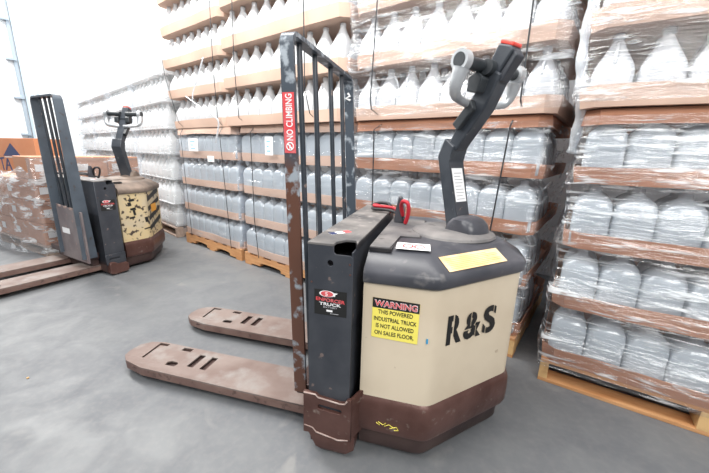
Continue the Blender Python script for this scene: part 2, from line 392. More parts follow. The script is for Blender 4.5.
# ------------------------------------------------------------------ cardboard trays
def tray_mesh(w, d, h, seed, flare=.008, flip=False):
    rnd = random.Random(seed); bm = B(); c = .05; t = .005
    base = [(c, 0), (w-c, 0), (w, c), (w, d-c), (w-c, d), (c, d), (0, d-c), (0, c)]
    # subdivide outline
    pts = []
    for i, p in enumerate(base):
        q = base[(i+1) % 8]; L = math.hypot(q[0]-p[0], q[1]-p[1]); k = max(1, int(L / .09))
        for j in range(k): pts.append((p[0]+(q[0]-p[0])*j/k, p[1]+(q[1]-p[1])*j/k))
    cx, cy = w/2, d/2
    ph = rnd.uniform(0, 9)
    def ring(off, z, wv):
        out = []
        for x, y in pts:
            dx = -1 if x < .02 else (1 if x > w-.02 else 0); dy = -1 if y < .02 else (1 if y > d-.02 else 0)
            n = noise.noise(Vector((x*3+ph, y*3, seed))) * wv
            out.append((x + dx*(off+n), y + dy*(off+n), z + noise.noise(Vector((x*2.2+ph, y*2+5, seed*1.7))) * wv * .8))
        return out
    rings = [ring(0, 0, .004), ring(flare*.6, h*.5, .012), ring(flare, h, .014), ring(flare-t, h, .014), ring(-t, t, .004)]
    if flip: rings = [[(x, y, h - z) for x, y, z in r] for r in rings]
    loft(bm, rings)
    me = bpy.data.meshes.new('cardboard_tray'); bmesh.ops.recalc_face_normals(bm, faces=bm.faces[:]); bm.to_mesh(me); bm.free()
    return me

# ------------------------------------------------------------------ pallets
def pallet(loc, deg, w, d, label, style='notched', mk='wood', h=.125, n_deck=7):
    root = empty('wooden_pallet', loc, deg); tag(root, label, 'pallet')
    if style == 'notched':         # stringers run along the width, notched for forks
        for y in (0, d/2 - .02, d - .04):
            pts = [(0, .018), (w*.14, .018)]
            for c in (.30, .70):
                for k in range(9):
                    a = PI - PI*k/8
                    pts.append((w*c + w*.115*max(-1, min(1, 1.25*math.cos(a))), .018 + .038*math.sin(a)**.6))
            pts += [(w*.86, .018), (w, .018), (w, h-.018), (0, h-.018)]
            link('stringer', extr(B(), pts, fy, y, y+.04), mk, root)
        for i in range(n_deck):
            x = (w - .09) * i / (n_deck - 1)
            box('deck_board', (x, x+.09, 0, d, h-.018, h), mk, root, .002)
        for x in (0, w/2-.05, w-.1): box('bottom_board', (x, x+.1, 0, d, 0, .018), mk, root, .002)
    else:                          # stringer ends face the viewer, boards run along the width
        for x in (0, w/2-.02, w-.04):
            s = box('stringer', (x, x+.04, 0, d, .018, h-.018), 'wood_pale' if mk == 'wood' else mk, root, .002)
        for i in range(n_deck):
            y = (d - .09) * i / (n_deck - 1)
            box('deck_board', (0, w, y, y+.09, h-.018, h), mk, root, .002)
        for y in (0, d/2-.05, d-.1): box('bottom_board', (0, w, y, y+.1, 0, .018), mk, root, .002)
    return root

# ------------------------------------------------------------------ stretch film
def film_shell(name, place, s0, s1, d0, d1, z0, z1, mk, label, amp=.012, seed=1, taper=0, lev=None):
    bm = B(); nz = max(4, int((z1-z0)/.035)); pts = []
    def seg(a, b):
        L = math.hypot(b[0]-a[0], b[1]-a[1]); k = max(2, int(L/.06))
        return [(a[0]+(b[0]-a[0])*j/k, a[1]+(b[1]-a[1])*j/k) for j in range(k)]
    c = .03
    loop = seg((s0, d1), (s0, d0+c)) + [(s0+.01, d0+.01)] + seg((s0+c, d0), (s1-c, d0)) + [(s1-.01, d0+.01)] + seg((s1, d0+c), (s1, d1)) + [(s1, d1)]
    sm, dm = (s0+s1)/2, (d0+d1)/2
    for i in range(nz+1):
        z = z0 + (z1-z0)*i/nz; ring = []
        if lev:
            ph = ((z - lev[0]) / lev[1]) % 1.0
            inn = .018 * math.sin(PI * min(1, max(0, (ph-.25)/.75)))
        else: inn = 0
        for s, d in loop:
            n = noise.noise(Vector((s*2.5+seed*7, d*2.5, z*11))) * amp + noise.noise(Vector((s*9, d*9+seed, z*5))) * amp * .4
            k = n - inn
            ds = -1 if s < s0+.02 else (1 if s > s1-.02 else 0); dd = -1 if d < d0+.02 else 0
            p = place(s + ds*k, d + dd*k); ring.append((p.x, p.y, z))
        pts.append(ring)
    loft(bm, pts, cap=False, closed=False)
    o = link(name, bm, mk, smooth=True)
    return tag(o, label, 'plastic film')

def placer(o, deg):
    a = math.radians(deg); u = Vector((math.cos(a), math.sin(a), 0)); v = Vector((-math.sin(a), math.cos(a), 0)); o = Vector(o)
    return lambda s, d: o + u*s + v*d
PW = placer(WO, WA)
PR = placer((.985, 1.528, 0), -33)
HT = .075
def put_tray(place, ang, s0, d0, w, d, z, h, mk, label, group, seed, flip=False, flare=.008):
    o = link('cardboard_tray', tray_mesh(w, d, h, seed, flare, flip), mk, smooth=35)
    p = place(s0, d0); o.location = (p.x, p.y, z); o.rotation_euler = (0, 0, math.radians(ang))
    return tag(o, label, 'tray', group)

LV = ['bottom', 'second', 'third', 'top']
stacks = [  # name, place, ang, s0, s1, jugs per row, d offset, depth
    ('left strapped stack', PW, WA, .02, 1.16, 8, 0, 1.0),
    ('middle strapped stack', PW, WA, 1.235, 2.55, 9, -.01, 1.0),
    ('stack behind the control handle', PW, WA, 2.60, 3.80, 8, -.02, 1.0),
    ('film-wrapped right stack', PR, -33, 0, 1.25, 8, 0, 1.0)]
seed = 3
for si, (nm, pl, an, s0, s1, nj, d0, dp) in enumerate(stacks):
    w = s1 - s0
    sub = placer(pl(0, d0), an)
    p = pl(s0, d0)
    pallet((p.x, p.y, 0), an, w, dp, 'orange wooden pallet under the ' + nm, 'notched' if si in (0, 1) else 'boards')
    rs = 4
    for k in range(4):
        z = .127 + .300 * k; seed += 1
        put_tray(sub, an, s0, 0, w, dp, z, HT, 'card_dark' if si > 1 else 'card', 'tan cardboard tray, %s layer, lower load, %s' % (LV[k], nm), 'cardboard trays', seed)
        jugrow('c', sub, an, z + .006, nj, w - .03, 4 if si == 2 else 2, '%s lower row, %s' % (LV[k], nm), 'jugs in the lower load of the ' + nm, s0 + .015, cols=1)
    seed += 1
    put_tray(sub, an, s0, 0, w, dp, .127 + 1.2 - .052, .062, 'card_dark' if si > 1 else 'card', 'inverted cardboard lid closing the lower load of the ' + nm, 'cardboard lids', seed, flip=True, flare=.008)
ups = [(-.13, 1.04, 8, 0, 4, .318), (1.09, 2.54, 9, -.05, 4, .325), (2.61, 3.82, 8, -.04, 4, .318), (-.03, 1.25, 8, -.02, 3, .300)]
for (nm, pl, an, *_), (s0, s1, nj, d0, nl, pit) in zip(stacks, ups):
    sub = placer(pl(0, d0), an); w = s1 - s0; dp = 1.0
    for k in range(nl):
        z = 1.342 + pit * k; seed += 1
        off = (.0, -.05, -.09, -.02)[k] if nm.startswith('left') else random.Random(seed).uniform(-.01, .01)
        if nm.startswith('left'): off = (.13, .06, .0, .0)[k]
        put_tray(sub, an, s0+off, -.01, w - off, dp, z, .082, 'card', 'tan cardboard tray, %s layer, upper load, %s' % (LV[k], nm), 'cardboard trays', seed, flare=.010)
        jugrow('c', sub, an, z + .006, nj, w - off - .03, 4 if nm.startswith('stack') else 2, '%s upper row, %s' % (LV[k], nm), 'jugs in the upper load of the ' + nm, s0 + off + .015, zscale=(pit - .012)/.285, cols=1)
    if nm.startswith('left') or nm.startswith('middle'):
        seed += 1
        put_tray(sub, an, s0, -.02, w, dp, 1.342 + pit*nl - (.01 if nm.startswith('left') else .0), .075, 'card', 'cardboard tray capping the top of the ' + nm, 'cardboard lids', seed, flare=.010)
# loose tray end sticking out behind the left strapped stack
put_tray(PW, WA, -.42, .35, .35, .5, 1.93, .16, 'card_dark', 'tan cardboard tray end jutting out left of the left strapped stack', None, 77, flare=.03)

# straps
def strap(pts, d, label):
    bm = B(); w = .008; t = .0025
    rings = [[W(s-w/2, dd, z), W(s+w/2, dd, z), W(s+w/2, dd-t, z), W(s-w/2, dd-t, z)] for s, z, dd in [(a, b, d if len(q) == 0 else q[0]) for a, b, *q in pts]]
    loft(bm, rings); tag(link('packing_strap', bm, 'strap'), label, 'strap', 'black packing straps')
strap([(.18, 1.335, 0), (.19, 1.28, -.035), (.23, .32, -.035), (.24, .12, -.035)], -.035, 'black strap down left edge of left strapped stack, lower load')
strap([(.96, 1.335, 0), (.965, 1.28, -.035), (1.02, .43, -.035), (1.04, .12, -.035)], -.035, 'black strap near right edge of left strapped stack, lower load')
strap([(1.47, 1.335, 0), (1.47, 1.28, -.045), (1.47, .5, -.045), (1.51, .12, -.045)], -.045, 'black strap on left part of middle stack, lower load')
strap([(2.26, 1.335, 0), (2.26, 1.28, -.045), (2.26, .98, -.045), (2.29, .12, -.045)], -.045, 'black strap behind the guard bars, lower load of middle stack')
strap([(2.85, 1.335, 0), (2.80, 1.28, -.06), (2.81, .82, -.06), (2.81, .12, -.06)], -.06, 'black strap between guard and control arm, lower load')
strap([(3.63, 1.335, 0), (3.63, 1.28, -.06), (3.60, .75, -.06), (3.57, .12, -.06)], -.06, 'black strap right of control arm, lower load')
strap([(-.06, 2.62, -.052), (-.04, 2.15, -.052), (-.0, 1.90, -.052), (.10, 1.66, -.052), (.21, 1.40, -.052), (.22, 1.345, 0)], -.052, 'black slanting strap on left edge of left stack, upper load')
strap([(.98, 2.62, -.052), (.96, 1.87, -.052), (.98, 1.40, -.052), (.98, 1.345, 0)], -.052, 'black strap near right edge of left stack, upper load')
strap([(1.38, 2.62, -.092), (1.35, 1.83, -.092), (1.38, 1.40, -.092), (1.39, 1.345, 0)], -.092, 'black strap on left part of middle stack, upper load')
strap([(2.19, 2.62, -.092), (2.20, 1.57, -.092), (2.25, 1.40, -.092), (2.25, 1.345, 0)], -.092, 'black strap above the guard bars, upper load of middle stack')
strap([(2.84, 2.62, -.100), (2.79, 1.46, -.100), (2.80, 1.40, -.100), (2.84, 1.345, 0)], -.100, 'black strap above the load guard, upper load of third stack')
strap([(3.66, 2.62, -.100), (3.67, 1.40, -.100), (3.67, 1.345, 0)], -.100, 'black strap right of the control handle, upper load of third stack')

# film
film_shell('stretch_film', PW, -.01, 1.19, -.026, 1.0, .13, 1.31, 'wrap_light', 'thin clear film around lower load of left strapped stack', seed=2, lev=(.127, .3))
film_shell('stretch_film', PW, 1.205, 2.575, -.036, 1.0, .13, 1.31, 'wrap_light', 'thin clear film around lower load of middle strapped stack', seed=5, lev=(.127, .3))
film_shell('stretch_film', PW, 2.585, 3.825, -.048, 1.0, .13, 1.31, 'wrap', 'shiny clear film around lower load of stack behind the handle', seed=9, amp=.018, lev=(.127, .3))
film_shell('stretch_film', PW, 2.575, 3.865, -.088, 1.0, 1.36, 2.62, 'wrap', 'shiny wrinkled film around upper load of stack behind the handle', seed=12, amp=.014, lev=(1.342, .318))
film_shell('stretch_film', PR, -.03, 1.28, -.03, 1.0, .10, 1.31, 'wrap_heavy', 'thick glossy film around lower load of right stack', seed=15, amp=.02, lev=(.127, .3))
film_shell('stretch_film', PR, -.065, 1.29, -.065, 1.0, 1.36, 2.24, 'wrap_heavy', 'thick glossy film around upper load of right stack', seed=21, amp=.014, lev=(1.342, .3))
bm = B(); tube(bm, smoothpts([W(3.895, -.10, 1.9), W(3.895, -.1, 1.75), W(3.89, -.1, 1.60), W(3.90, -.1, 1.47), W(3.92, -.09, 1.38), W(3.92, -.06, 1.28), W(3.91, -.03, 1.16)], 6), .016, 8,
     taper=[.9 + .5*abs(math.sin(i*.55)) for i in range(37)])
tag(link('twisted_film', bm, 'film', smooth=True), 'twisted rope of clear film hanging between the two right stacks', 'plastic film')
bm = B()
tube(bm, smoothpts([W(.84, -.075, 1.96), W(.71, -.08, 1.78), W(.62, -.08, 1.68), W(.60, -.085, 1.60)], 6), .007, 6)
tube(bm, smoothpts([W(.49, -.09, 1.64), W(.76, -.09, 1.52), W(.96, -.09, 1.44), W(1.04, -.085, 1.38), W(.99, -.07, 1.29), W(.92, -.055, 1.19)], 6), .008, 6)
tag(link('film_strand', bm, 'film', smooth=True), 'loose white strands of film hanging on left strapped stack', 'plastic film')
# paper tags
def paper(s, z, w, h, d, lines, label):
    r = link('paper_tag', quad(B(), W(s, d, z), Wu, (0, 0, 1), w, h, .0015), 'white_label'); tag(r, label, 'paper tag')
    for k in range(lines):
        decal('print', W(s+w*.2, d-.0018, z+h*(.18+.26*k)), Wu, (0, 0, 1), w*(.5 - .2*(k % 2)), h*.09, 'pale_blue', r, .0005)
paper(.40, 1.10, .19, .13, -.062, 3, 'pale paper tag with blue print high on left strapped stack')
paper(.76, 1.00, .12, .06, -.062, 1, 'small pale green tag beside a strap on left strapped stack')
paper(1.70, 1.09, .10, .15, -.072, 3, 'white and blue paper tag left of the guard post')

# ------------------------------------------------------------------ milky jug stacks at the left
WSA = -42; PS = placer((-2.22, 4.10, 0), WSA)
for k in range(4):
    s1 = -.10 - 1.27*k; s0 = s1 - 1.24
    nm = ('nearest', 'second', 'third', 'farthest')[k] + ' milky jug stack'
    p = PS(s0, 0)
    pallet((p.x, p.y, 0), WSA, 1.24, .9, 'dull wooden pallet under the ' + nm, 'boards', 'wood_dull')
    for l in range(7):
        z = .13 + .306*l
        sh = random.Random(k*9+l).uniform(-.012, .012)
        jugrow('w', placer(PS(0, sh), WSA), WSA, z + .006, 8, 1.22, 2, 'layer %s, %s' % (('one','two','three','four','five','six','seven')[l], nm), 'milky jugs in the ' + nm, s0+.01)
        if l:
            bm = B(); pp = [PS(s, d) for s, d in ((s0, sh), (s1, sh), (s1, .9), (s0, .9))]
            loft(bm, [[(q.x, q.y, zz) for q in pp] for zz in (z, z+.004)])
            tag(link('tier_sheet', bm, 'white_label'), 'thin white sheet under layer %s of the %s' % (('','two','three','four','five','six','seven')[l], nm), 'tier sheet', 'tier sheets between milky jug layers')
    film_shell('stretch_film', PS, s0-.012, s1+.012, -.03, .9, .14, 2.26, 'wrap_white', 'hazy white film around the ' + nm, seed=30+k, amp=.02, lev=(.13, .306))

# ------------------------------------------------------------------ cartons on a pallet, big carton behind
BA = -27.6; PB = placer((-3.156, 3.259, 0), BA)
p = PB(-1.2, 0); pallet((p.x, p.y, 0), BA, 1.2, 1.05, 'weathered pallet under the film-wrapped brown cartons', 'boards', 'wood_dull', h=.11)
cz = .225
for l in range(4):
    for j in range(3):
        for i in range(3):
            if i > 0 and (j > 0 or l > 2): continue       # the core of the load cannot be seen
            x1 = -.02 - .39*i; y0 = .01 + .345*j; z0 = .112 + cz*l
            r = empty('carton', PB(x1-.385, y0) + Vector((0, 0, z0)), BA)
            pos = ('front corner column' if (i, j) == (0, 0) else ('column %s along the right side' % ('two' if j == 1 else 'three') if i == 0 else 'column %s along the left side' % ('two' if i == 1 else 'three')))
            tag(r, 'brown carton, %s, %s of the wrapped pallet' % (('bottom', 'second', 'third', 'top')[l], pos), 'carton', 'brown cartons on the wrapped pallet')
            box('carton_body', (random.uniform(0, .004), .382 + random.uniform(-.006, .004), random.uniform(0, .006), .338, 0, cz-.005), 'card_box', r, .007)
            if i == 0:
                box('label', (.3862, .3872, .035, .145, .075, .145), 'white_label', r, 0)
                box('tape', (.3855, .3865, 0.01, .33, cz-.045, cz-.012), 'tape', r, 0)
            if j == 0 and i > 0: box('label', (.12, .22, -.0014, -.0004, .07, .14), 'white_label', r, 0)
bm = B()   # one sheet of film around the load: it follows the tall right side and bellies out over the lower left side
path = [(.012, 1.03 - .99*k/12) for k in range(13)] + [(.008, -.004)] + [(-.02 - 1.22*k/22, -.014) for k in range(23)]
rows = []
for i in range(22):
    row = []
    for s_, d_ in path:
        t = max(0, -s_) / 1.24
        top = 1.0 - .16*min(1, t*2.2)
        z = .03 + (top - .03)*i/21
        bul = min(1, t*5)*(.02 + .10*math.sin(PI*min(1, t*1.05))*(.45 + .55*(1 - i/21)) + .05*noise.noise(Vector((s_*5, z*7, 3)))) if t > .02 else .004*noise.noise(Vector((d_*7, z*9, 1)))
        inward = .10*max(0, (i - 17)/4) if t > .02 else 0
        q = PB(s_ + (0 if t > .02 else .004 + abs(bul)), d_ - (bul - inward if t > .02 else 0)); row.append((q.x, q.y, z))
    rows.append(row)
loft(bm, rows, cap=False, closed=False)
for f in bm.faces: f.material_index = 0 if sum((v.co - PB(0, 0)).dot(PB(-1, 0) - PB(0, 0)) for v in f.verts)/4 > .06 else 1
tag(link('stretch_film', bm, ['wrap_crumpled', 'wrap_light'], smooth=True), 'crumpled shiny film around the pallet of brown cartons', 'plastic film')
r = empty('large_carton', PB(-4.4, 1.0), BA); tag(r, 'large orange-brown carton with navy triangle logo behind wrapped cartons', 'carton')
box('carton_body', (0, 1.72, 0, .45, 0, 1.21), 'kraft', r, .004)
def logo(pts, mk, o=0):
    link('logo', extr(B(), pts, fy, -.002 - o, -.0004), mk, r)
logo([(.42, .91), (1.14, .925), (.817, 1.13)], 'navy')
logo([(.50, .885), (1.10, .90), (1.12, .91), (.46, .90)], 'white_label')
logo([(.40, .66), (.455, .66), (.60, .87), (.54, .87)], 'navy')
logo([(.64, .66), (.70, .66), (.60, .87), (.55, .87)], 'navy')
logo([(.47, .74), (.65, .74), (.64, .765), (.49, .765)], 'navy')
logo([(.18, .84), (.44, .86), (.42, .89), (.18, .87)], 'navy')
logo([(.30, .66), (.345, .66), (.33, .86), (.285, .86)], 'navy')

# ------------------------------------------------------------------ pedestrian pallet trucks
def frame2(o, deg):      # arm frame inside the truck: r forward to the operator, w across
    a = math.radians(deg); e = Vector((math.cos(a), math.sin(a), 0)); g = Vector((-math.sin(a), math.cos(a), 0)); o = Vector(o)
    return lambda r, w, z: o + e*r + g*w + Vector((0, 0, z))
def fork(parent, v0, mats=('fork', 'fork_side')):
    cv = v0 + .112; hw = .108
    out = [(.0, cv-hw), (-.94, cv-hw+.002), (-1.06, cv-hw+.03), (-1.105, cv-hw+.065), (-1.118, cv), (-1.112, cv+hw-.05), (-1.07, cv+hw-.012), (-1.0, cv+hw), (0, cv+hw)]
    s1 = [(-1.005, cv-.04), (-.990, cv-.04), (-.998, cv+.075), (-.955, cv+.08), (-.955, cv+.102), (-1.018, cv+.10), (-1.015, cv+.07)]
    s2 = [(-.86, cv+.07), (-.80, cv+.07), (-.80, cv+.10), (-.86, cv+.10)]
    s3 = [(-.845, cv-.055), (-.79, cv-.055), (-.785, cv-.030), (-.80, cv-.018), (-.835, cv-.018), (-.85, cv-.03)]
    s4 = [(-.735, cv-.035), (-.698, cv-.035), (-.698, cv+.07), (-.735, cv+.07)]
    s5 = [(-.662, cv-.035), (-.625, cv-.035), (-.625, cv+.07), (-.662, cv+.07)]
    f = holed('fork', out, [s1, s2, s3, s4, s5], .006, lambda x, y, z: (x, y, .077 + z - max(0, -x-1.0)*.05), mats[0], parent, bev=.0015)
    # side skirt follows the outline, hollow below
    bm = B(); n = len(out); cx = -.5
    def inset(p, k): 
        x, y = p; return (x + (.004*k if x < -1.0 else 0), y + (k*.006 if y < cv-.02 else (-k*.006 if y > cv+.02 else 0)))
    loft(bm, [[(*inset(p, k), z - max(0, -p[0]-1.0)*.05) for p in out] for k, z in ((0, .077), (-.3, .07), (0, .036), (1, .036), (1, .073))], cap=False)
    link('side_skirt', bm, mats[1], f)
    box('slot_backing', (-1.075, -1.0, cv-.07, cv+.07, .060, .064), 'rust_dark', f, 0)
    box('lift_rod', (-.95, -.02, cv-.06, cv+.06, .022, .034), 'rust_dark', f, .004)
    box('slot_backing', (-1.0, 0, cv-.1, cv+.1, .062, .066), 'rust_dark', f, 0)  # added dark sheet standing in for the shade inside the fork slots
    bm = B(); cyl(bm, (-.78, cv-.05, .037), (-.78, cv+.05, .037), .037, 20); link('load_wheel', bm, 'rubber', f, smooth=40)
    return f

def sweepbar(bm, pts, half_u, half_t):
    """flat bar running in the v-z plane, wide along u; pts = (u, v, z, width scale)"""
    rings = []
    for i, (u, v, z, k) in enumerate(pts):
        a = pts[max(i-1, 0)]; b = pts[min(i+1, len(pts)-1)]
        t = Vector((0, b[1]-a[1], b[2]-a[2])).normalized(); n = Vector((0, -t.z, t.y)) * half_t
        rings.append([(u-half_u*k, v+n.y, z+n.z), (u+half_u*k, v+n.y, z+n.z), (u+half_u*k, v-n.y, z-n.z), (u-half_u*k, v-n.y, z-n.z)])
    loft(bm, rings); return bm

def battery_sticker(parent):
    st = decal('battery_sticker', (.022, -.001, .583), (1, 0, 0), (0, 0, 1), .116, .093, 'black_ink', parent)
    bm = B(); extr(bm, [(.068 + .028*math.cos(2*PI*k/20), .6625 + .0115*math.sin(2*PI*k/20)) for k in range(20)], fy, -.0028, -.0018); link('emblem', bm, 'white_label', st)
    bm = B(); extr(bm, [(.068 + .022*math.cos(2*PI*k/20), .6625 + .0100*math.sin(2*PI*k/20)) for k in range(20)], fy, -.0034, -.0028); link('emblem', bm, 'red_decal', st)
    text('emblem_letter', 'S', (.062, -.0036, .656), (1,0,0), (0,0,1), .009, .013, 'white_label', st)
    bm = B(); extr(bm, [(.088, .668), (.106, .668), (.102, .664), (.0985, .664), (.0965, .6555), (.092, .6555), (.094, .664), (.089, .664)], fy, -.003, -.002); link('emblem', bm, 'white_label', st)
    text('red_lettering', 'ENFORCER', (.028, -.0022, .635), (1, 0, -.03), (0, 0, 1), .104, .0125, 'red_decal', st, off=.02)
    text('white_lettering', 'TRUCK', (.040, -.0022, .619), (1,0,0), (0,0,1), .078, .011, 'white_label', st, off=.015)
    text('white_lettering', 'BATTERY', (.055, -.0022, .610), (1,0,0), (0,0,1), .05, .006, 'grey_ink', st)
    decal('white_mark', (.066, -.002, .597), (1,0,0), (0,0,1), .022, .007, 'white_label', st, .0006)
    decal('grey_line', (.080, -.002, .590), (1,0,0), (0,0,1), .030, .002, 'grey_ink', st, .0006)

def truck(loc, deg, label, steer, near):
    T = empty('pallet_truck', loc, deg); tag(T, label, 'pallet truck', None)
    fork(T, .112); fork(T, .564)
    # fork heel / carriage
    box('fork_carriage', (-.055, -.004, .12, .79, .03, .165), 'rust_dark', T, .006)
    # battery box
    bx = B(); L = .88
    loft(bx, [[(0,0,z),(.155,0,z),(.155,L,z),(0,L,z)] for z in (.10, .55)])
    wall = .005
    nb = link('battery_box', bx, 'charcoal', T)
    hole = circ(.078, .773, .0115)
    holed('front_plate', [(0, .10), (.150, .10), (.155, .105), (.155, .796), (.146, .803), (.096, .803), (.088, .812), (.088, .835), (0, .835)], [hole], .005,
          lambda x, y, z: (x, .0025 - z, y), 'charcoal', nb, bev=.001)
    box('side_plate', (.150, .155, .004, L, .10, .815), 'charcoal', nb, .001)
    box('side_plate', (0, .005, .004, L, .10, .83), 'charcoal', nb, .001)
    box('rear_plate', (0, .155, L-.005, L, .10, .83), 'charcoal', nb, .001)
    box('battery', (.008, .147, .012, L-.01, .55, .76), 'black', nb, .004)
    holed('lid', [(0, .0), (.088, .0), (.088, .028), (.112, .07), (.147, .07), (.157, .045), (.157, L), (0, L)], [], .006,
          lambda x, y, z: (x, y, .836 + z), 'charcoal_dusty', nb, bev=.0015)
    loft(bm2 := B(), [[(.155, .04, .815), (.159, .04, .815), (.159, L, .815), (.155, L, .815)], [(.153, .04, .838), (.157, .04, .838), (.157, L, .838), (.153, L, .838)]])
    link('lid_edge', bm2, 'black', nb)
    lab = decal('lid_sticker', (.045, .115, .8405), (.55, .62, 0), (-.62, .55, 0), .085, .030, 'white_label', nb, .0008)
    decal('red_band', (.045, .115, .8412), (.55, .62, 0), (-.62, .55, 0), .024, .030, 'navy', lab, .0006)
    decal('red_band', (.083, .157, .8412), (.55, .62, 0), (-.62, .55, 0), .028, .030, 'red_decal', lab, .0006)
    battery_sticker(nb)
    for sx, sz in ((.012, .70), (.148, .74), (.146, .775)):
        bm = B(); cyl(bm, (sx, .001, sz), (sx, -.003, sz), .0035, 8); link('bolt', bm, 'rust', nb)
    # brown foot guard under the battery box
    if near:
        g = holed('foot_guard', [(-.018, .088), (-.016, .262), (.030, .262), (.040, .252), (.125, .244), (.143, .247), (.152, .262), (.160, .265), (.165, .245), (.166, .09), (.04, .09)],
              [[(.045+.008*math.cos(a)*1.0, .212+.012*math.sin(a)) for a in [PI/2+PI*k/8 for k in range(9)]] + [(.125+.008*math.cos(a), .207+.012*math.sin(a)) for a in [-PI/2+PI*k/8 for k in range(9)]]],
              .012, lambda x, y, z: (x, -.006 - z, y), 'rust', T, bev=.002)
        bm = B(); tube(bm, [(-.016, -.014, .262), (.030, -.014, .262), (.040, -.014, .252), (.125, -.014, .244), (.143, -.014, .247), (.152, -.014, .262)], .003, 6); link('bright_edge', bm, 'bevel_edge', g)
        # lower toe, folded inwards
        bm = B()
        def ring(z, x0, x1, y0, y1): return [(x0, y0, z), (x1-.02, y0, z), (x1, y0+.02, z), (x1, y1, z), (x0, y1, z)]
        loft(bm, [ring(.10, -.012, .172, -.012, .16), ring(.085, .004, .178, -.014, .16), ring(.03, .030, .176, -.012, .16), ring(.012, .044, .165, -.002, .15), ring(.006, .06, .155, .01, .14)])
        link('foot_toe', bm, 'rust', g, smooth=30)
        bm = B(); tube(bm, [(-.016, -.013, .118), (.018, -.014, .114), (.034, -.0155, .098), (.120, -.0155, .084), (.158, -.014, .092)], .003, 6); link('bright_edge', bm, 'bevel_edge', g)
        bm = B(); loft(bm, [[(.157, .0, z), (.166, -.008, z), (.205, .05, z + .02), (.196, .06, z + .02)] for z in (.09, .262)]); link('side_flange', bm, 'rust', g)
        bm = B(); loft(bm, [[(.0, .01, z), (.155, .01, z), (.155, .86, z), (.0, .86, z)] for z in (.03, .26)]); link('lower_frame', bm, 'rust_dark', T)
    else:
        g = holed('foot_guard', [(0, .10), (0, .19), (.155, .19), (.155, .10)],
              [[(.028+.007*math.cos(a), .150+.010*math.sin(a)) for a in [PI/2+PI*k/8 for k in range(9)]] + [(.105+.007*math.cos(a), .150+.010*math.sin(a)) for a in [-PI/2+PI*k/8 for k in range(9)]]],
              .010, lambda x, y, z: (x, -.005 - z, y), 'charcoal', T, bev=.002)
        bm = B(); extr(bm, [(.01, .02), (.01, .115), (.03, .125), (.06, .118), (.085, .095), (.15, .10), (.165, .085), (.165, .03), (.15, .015), (.04, .010)], fy, -.035, .05, .006); link('roller_bracket', bm, 'rust', g)
        bm = B(); cyl(bm, (.055, -.03, .04), (.055, .045, .04), .038, 20); link('guide_roller', bm, 'rubber', g, smooth=40)
        bm = B(); loft(bm, [[(.0, .01, z), (.155, .01, z), (.155, .86, z), (.0, .86, z)] for z in (.03, .12)]); link('lower_frame', bm, 'rust_dark', T)
    # load guard
    pb, pt = (.025, .0235) if near else (.055, .030)
    ub, ut = (-.077, -.110)
    zt = 1.50; R = .035; zb = .168; vf = .81 if near else .51
    path = [(zb, .10)]
    pts = []
    for i in range(9): 
        z = zb + (zt - R - zb) * i / 8; pts.append((.095, z))
    for k in range(1, 7): a = PI - PI/2*k/6; pts.append((.095 + R + R*math.cos(a), zt - R + R*math.sin(a)))
    for k in range(0, 7): a = PI/2 - PI/2*k/6; pts.append((vf - R + R*math.cos(a), zt - R + R*math.sin(a)))
    for i in range(1, 9): z = zt - R - (zt - R - zb) * i / 8; pts.append((vf, z))
    def lean(z): return ub + (ut - ub) * (z - zb) / (zt - zb)
    def wid(z): return (pb + (pt - pb) * (z - zb) / (zt - zb)) / .0275
    gd = link('load_guard', sweepbar(B(), [(lean(z) + (.035*(1 - z/zt) if near and v > .3 else 0), v, z, wid(z)) for v, z in pts], .0275, .007), 'post' if near else 'post_blue', T, smooth=30)
    for v in ((.19, .335, .52, .685) if near else (.16, .24, .32, .41)):
        bm = B(); cyl(bm, (lean(.2) + (.04*v if near else 0), v, .15), (lean(zt-.01), v, zt-.008), .0105, 10); link('guard_bar', bm, 'bar', gd, smooth=40)
    box('guard_foot', (-.10, -.004, .10, .80, .15, .20), 'rust_dark', gd, .004)
    if near:
        nc = decal('warning_decal', (lean(1.12)-.021, .0872, 1.123), (1, 0, 0), (-.025, 0, 1), .042, .195, 'red_decal', gd)
        text('decal_lettering', 'NO CLIMBING', (lean(1.16)+.013, .0862, 1.165), (-.025, 0, 1), (-1, 0, 0), .148, .024, 'white_label', nc, off=.01)
        c = (lean(1.14), 1.145)
        bm = B()
        tube(bm, [(c[0]+.0125*math.cos(a), .0858, c[1]+.0125*math.sin(a)) for a in [2*PI*k/16 for k in range(17)]], .002, 6)
        tube(bm, [(c[0]-.009, .0858, c[1]+.009), (c[0]+.009, .0858, c[1]-.009)], .002, 6)
        tube(bm, [(c[0], .0858, c[1]-.008), (c[0], .0858, c[1]+.006)], .0022, 6); link('prohibition_sign', bm, 'white_label', nc)
        bm = B(); tube(bm, [(lean(1.42)+.0, .800, 1.43), (lean(1.42)+.012, .795, 1.415), (lean(1.42)-.01, .795, 1.405), (lean(1.42)+.014, .795, 1.395)], .006, 6); link('white_tape', bm, 'white_label', gd)
    else:
        gp = B(); loft(gp, [[(-.105+.0, v, z) for v, z in ((.06, .13), (.54, .13), (.54, .62), (.06, .58))], [(-.092, v, z) for v, z in ((.06, .13), (.54, .13), (.54, .62), (.06, .58))]])
        gp = link('guard_plate', gp, 'plate_brown', gd)
        for k in range(4): v = .10 + .105*k; link('weld_tab', addbox(B(), -.108, -.096, v, v+.05, .58+.005*k, .60+.005*k, .003), 'bevel_edge', gp)
        decal('paper_label', (-.1055, .46, .36), (0, -1, 0), (0, 0, 1), .14, .05, 'white_label', gp, .0008)
